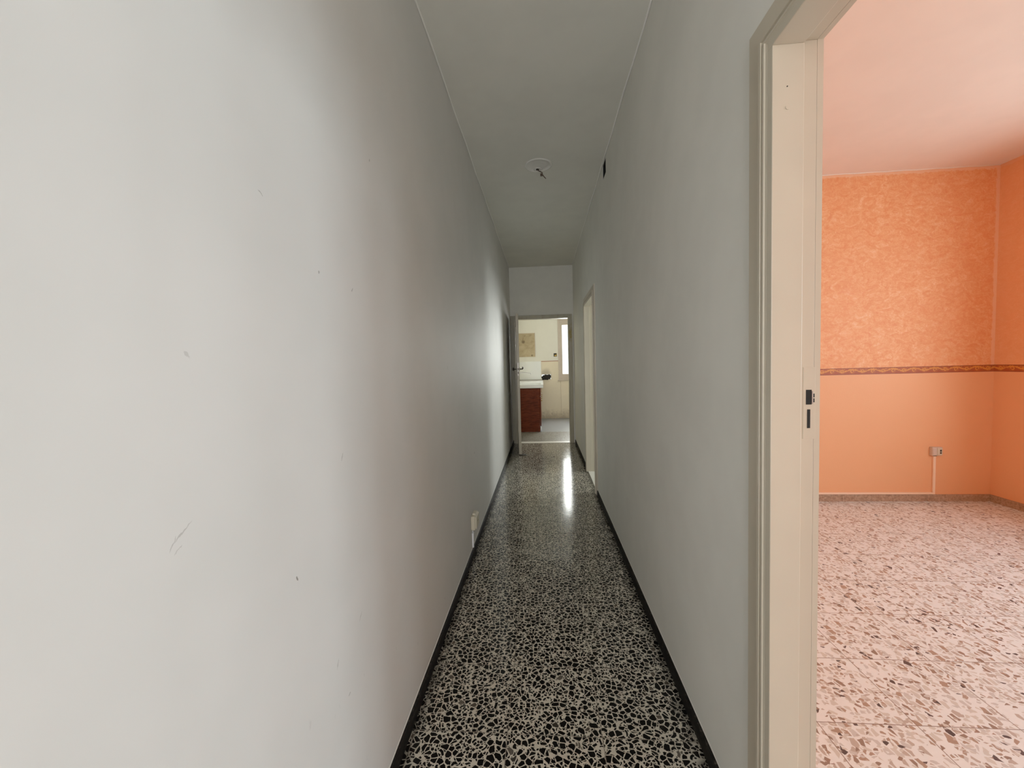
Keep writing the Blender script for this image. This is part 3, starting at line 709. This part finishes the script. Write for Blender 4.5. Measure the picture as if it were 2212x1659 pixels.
for k in range(7):
    x = random.uniform(-.0, .17); z = random.uniform(.975, 1.04); s_ = random.uniform(.012, .024)
    mb.box(x - s_, x + s_, YK - .012, YK - .003, z - s_ * .6, z + s_ * .6, .004)
mb.build('broken_brick_edge', M['soot'], ho)

# kitchen window, set in the far wall
wi = empty('window_1', (.9, YK + .02, 1.7), 'bright kitchen window in a beige wooden frame', 'window', kind='structure')
a, b_, c, d = KW; yf0, yf1 = YK - .005, YK + .06
mb = MB(); mb.box(a, a + .05, yf0, yf1, c, d, .003); mb.box(b_ - .05, b_, yf0, yf1, c, d, .003); mb.box(a + .05, b_ - .05, yf0, yf1, c, c + .05, .003); mb.box(a + .05, b_ - .05, yf0, yf1, d - .045, d, .003); mb.build('window_frame', M['winframe'], wi)
mid = (a + b_) / 2
for xa, xb in ((a + .05, mid), (mid, b_ - .05)):
    mb = MB(); y0, y1 = YK + .004, YK + .044; s_ = .055
    mb.box(xa, xa + s_, y0, y1, c + .05, d - .045, .003); mb.box(xb - s_, xb, y0, y1, c + .05, d - .045, .003); mb.box(xa + s_, xb - s_, y0, y1, c + .05, c + .14, .003); mb.box(xa + s_, xb - s_, y0, y1, d - .17, d - .045, .003)
    sa = mb.build('sash', M['winframe'], wi)
    MB().box(xa + s_, xb - s_, YK + .022, YK + .026, c + .14, d - .17).build('glass_pane', M['glass'], sa)
    mb = MB(); xm = xa + .11 if xa < mid - .1 else xb - .11
    mb.box(xm - .018, xm + .014, YK + .20, YK + .212, c + .20, 1.665); mb.box(xm - .018, xm + .014, YK + .20, YK + .212, 1.725, d - .25); mb.build('shutter_bar', M['winframe'], wi)
mb = MB(); mb.box(a - .02, b_ + .02, YK - .03, YK + .02, c - .025, c, .003); mb.build('sill', M['winframe'], wi)
mb = MB(); mb.box(.44, b_, YK - .012, YK, .0, c - .025, .003); mb.build('parapet_panel', M['kwall'], wi)

# unseen windows: main and side-room ones inferred, the rest added for fill light
def side_window(name, X, t, W, label, mat):
    o = empty(name, (X + t / 2, (W[0] + W[1]) / 2, (W[2] + W[3]) / 2), label, 'window', kind='structure')
    y0, y1, z0, z1 = W; mb = MB(); f = .05; xa, xb = X + .03, X + .08
    mb.box(xa, xb, y0, y0 + f, z0, z1, .003); mb.box(xa, xb, y1 - f, y1, z0, z1, .003); mb.box(xa, xb, y0 + f, y1 - f, z0, z0 + f, .003); mb.box(xa, xb, y0 + f, y1 - f, z1 - f, z1, .003); mb.box(xa, xb, (y0 + y1) / 2 - .03, (y0 + y1) / 2 + .03, z0 + f, z1 - f, .003)
    mb.build('window_frame', mat, o)
side_window('window_2', OX, .12, OW, 'window of the orange room on its right wall', M['frame'])
o = empty('added_panel_near_end', (0, YB - .05, 1.4), 'tall glazed panel added at the unseen near end of the corridor for fill light', 'window', kind='structure')  # added opening behind the camera, there only to admit fill light
mb = MB(); a, b_, c, d = BW; mb.box(a, a + .05, YB - .08, YB - .03, c, d, .003); mb.box(b_ - .05, b_, YB - .08, YB - .03, c, d, .003); mb.box(a + .05, b_ - .05, YB - .08, YB - .03, c, c + .05, .003); mb.box(a + .05, b_ - .05, YB - .08, YB - .03, d - .05, d, .003); mb.box(-.02, .02, YB - .08, YB - .03, c + .05, d - .05, .003); mb.build('window_frame', M['frame'], o)
side_window('added_window_far', OX, .12, OW2, 'second window, added on the right wall to brighten the orange room', M['frame'])  # added to brighten the room while sparing the corridor's left wall
side_window('added_window_near', OX, .12, OW3, 'third window of the orange room on its right wall', M['frame'])  # added to soften the shadow edge on the corridor's left wall
side_window('window_3', RX1, .1, SW, 'window of the far side room', M['frame'])

# ------------------------------------------------------------------ light
def area(name, loc, rot, sx, sy, power, col=(1, 1, 1)):
    l = bpy.data.lights.new(name, 'AREA'); l.shape = 'RECTANGLE'; l.size = sx; l.size_y = sy; l.energy = power; l.color = col
    o = bpy.data.objects.new(name, l); COL.objects.link(o); o.location = loc; o.rotation_euler = rot; return o
R90 = math.pi / 2
area('daylight_orange_window', (OX + .78, (OW[0] + OW[1]) / 2, (OW[2] + OW[3]) / 2 + .25), (0, R90 - .5, 0), 2.5, 1.5, 86, (.83, .955, 1.0))
area('added_fill_orange_far', (OX + .14, (OW2[0] + OW2[1]) / 2, (OW2[2] + OW2[3]) / 2), (0, R90, 0), OW2[3] - OW2[2], OW2[1] - OW2[0], 33, (.83, .955, 1.0))  # added lamp, lifts the orange room
area('added_fill_orange_near', (OX + .14, (OW3[0] + OW3[1]) / 2, (OW3[2] + OW3[3]) / 2), (0, R90, 0), OW3[3] - OW3[2], OW3[1] - OW3[0], 26, (.83, .955, 1.0))  # added weak lamp, lifts the left wall past its shadow edge
area('daylight_side_window', (RX1 + .12, (SW[0] + SW[1]) / 2, (SW[2] + SW[3]) / 2), (0, R90, 0), SW[3] - SW[2], SW[1] - SW[0], 36, (.93, 1.0, .95))
area('daylight_kitchen_window', ((KW[0] + KW[1]) / 2, YK + .32, (KW[2] + KW[3]) / 2), (-R90, 0, 0), KW[1] - KW[0], KW[3] - KW[2], 165, (1.0, .99, .95))

area('added_fill_near_end', (0, YB - .12, 1.4), (R90, 0, 0), BW[1] - BW[0], BW[3] - BW[2], 52, (1.0, .98, .955))  # added fill lamp for the corridor, source unseen
w = bpy.data.worlds.new('daylight'); S.world = w; w.use_nodes = True
bg = w.node_tree.nodes['Background']; bg.inputs[0].default_value = (.86, .94, 1.0, 1); bg.inputs[1].default_value = 1.6

# ------------------------------------------------------------------ camera
F_PX, PIT, YAW, ROL = 863.74, .0493, .0773, .0270
cy, sy = math.cos(YAW), math.sin(YAW); cp, sp = math.cos(PIT), math.sin(PIT)
Fv = Vector((-sy * cp, cy * cp, -sp)); Rv = Vector((cy, sy, 0)); Uv = Rv.cross(Fv)
c_, s_ = math.cos(ROL), math.sin(ROL)
R2 = Rv * c_ - Uv * s_; U2 = Rv * s_ + Uv * c_
cam = bpy.data.cameras.new('camera'); cam.sensor_fit = 'HORIZONTAL'; cam.sensor_width = 36.0; cam.lens = F_PX / 2212 * 36; cam.clip_start = .02
co = bpy.data.objects.new('camera', cam); COL.objects.link(co)
co.matrix_world = Matrix(((R2.x, U2.x, -Fv.x, 0), (R2.y, U2.y, -Fv.y, 0), (R2.z, U2.z, -Fv.z, EYE), (0, 0, 0, 1)))
S.camera = co

S.view_settings.view_transform = 'Standard'; S.view_settings.look = 'None'; S.view_settings.exposure = 0.0; S.view_settings.gamma = 1.2
S.cycles.use_denoising = True; S.cycles.max_bounces = 9; S.cycles.diffuse_bounces = 6; S.cycles.glossy_bounces = 3; S.cycles.use_adaptive_sampling = True; S.cycles.adaptive_threshold = .1; S.cycles.adaptive_min_samples = 16; S.cycles.transmission_bounces = 6
S.cycles.caustics_reflective = False; S.cycles.caustics_refractive = False; S.cycles.sample_clamp_indirect = 6
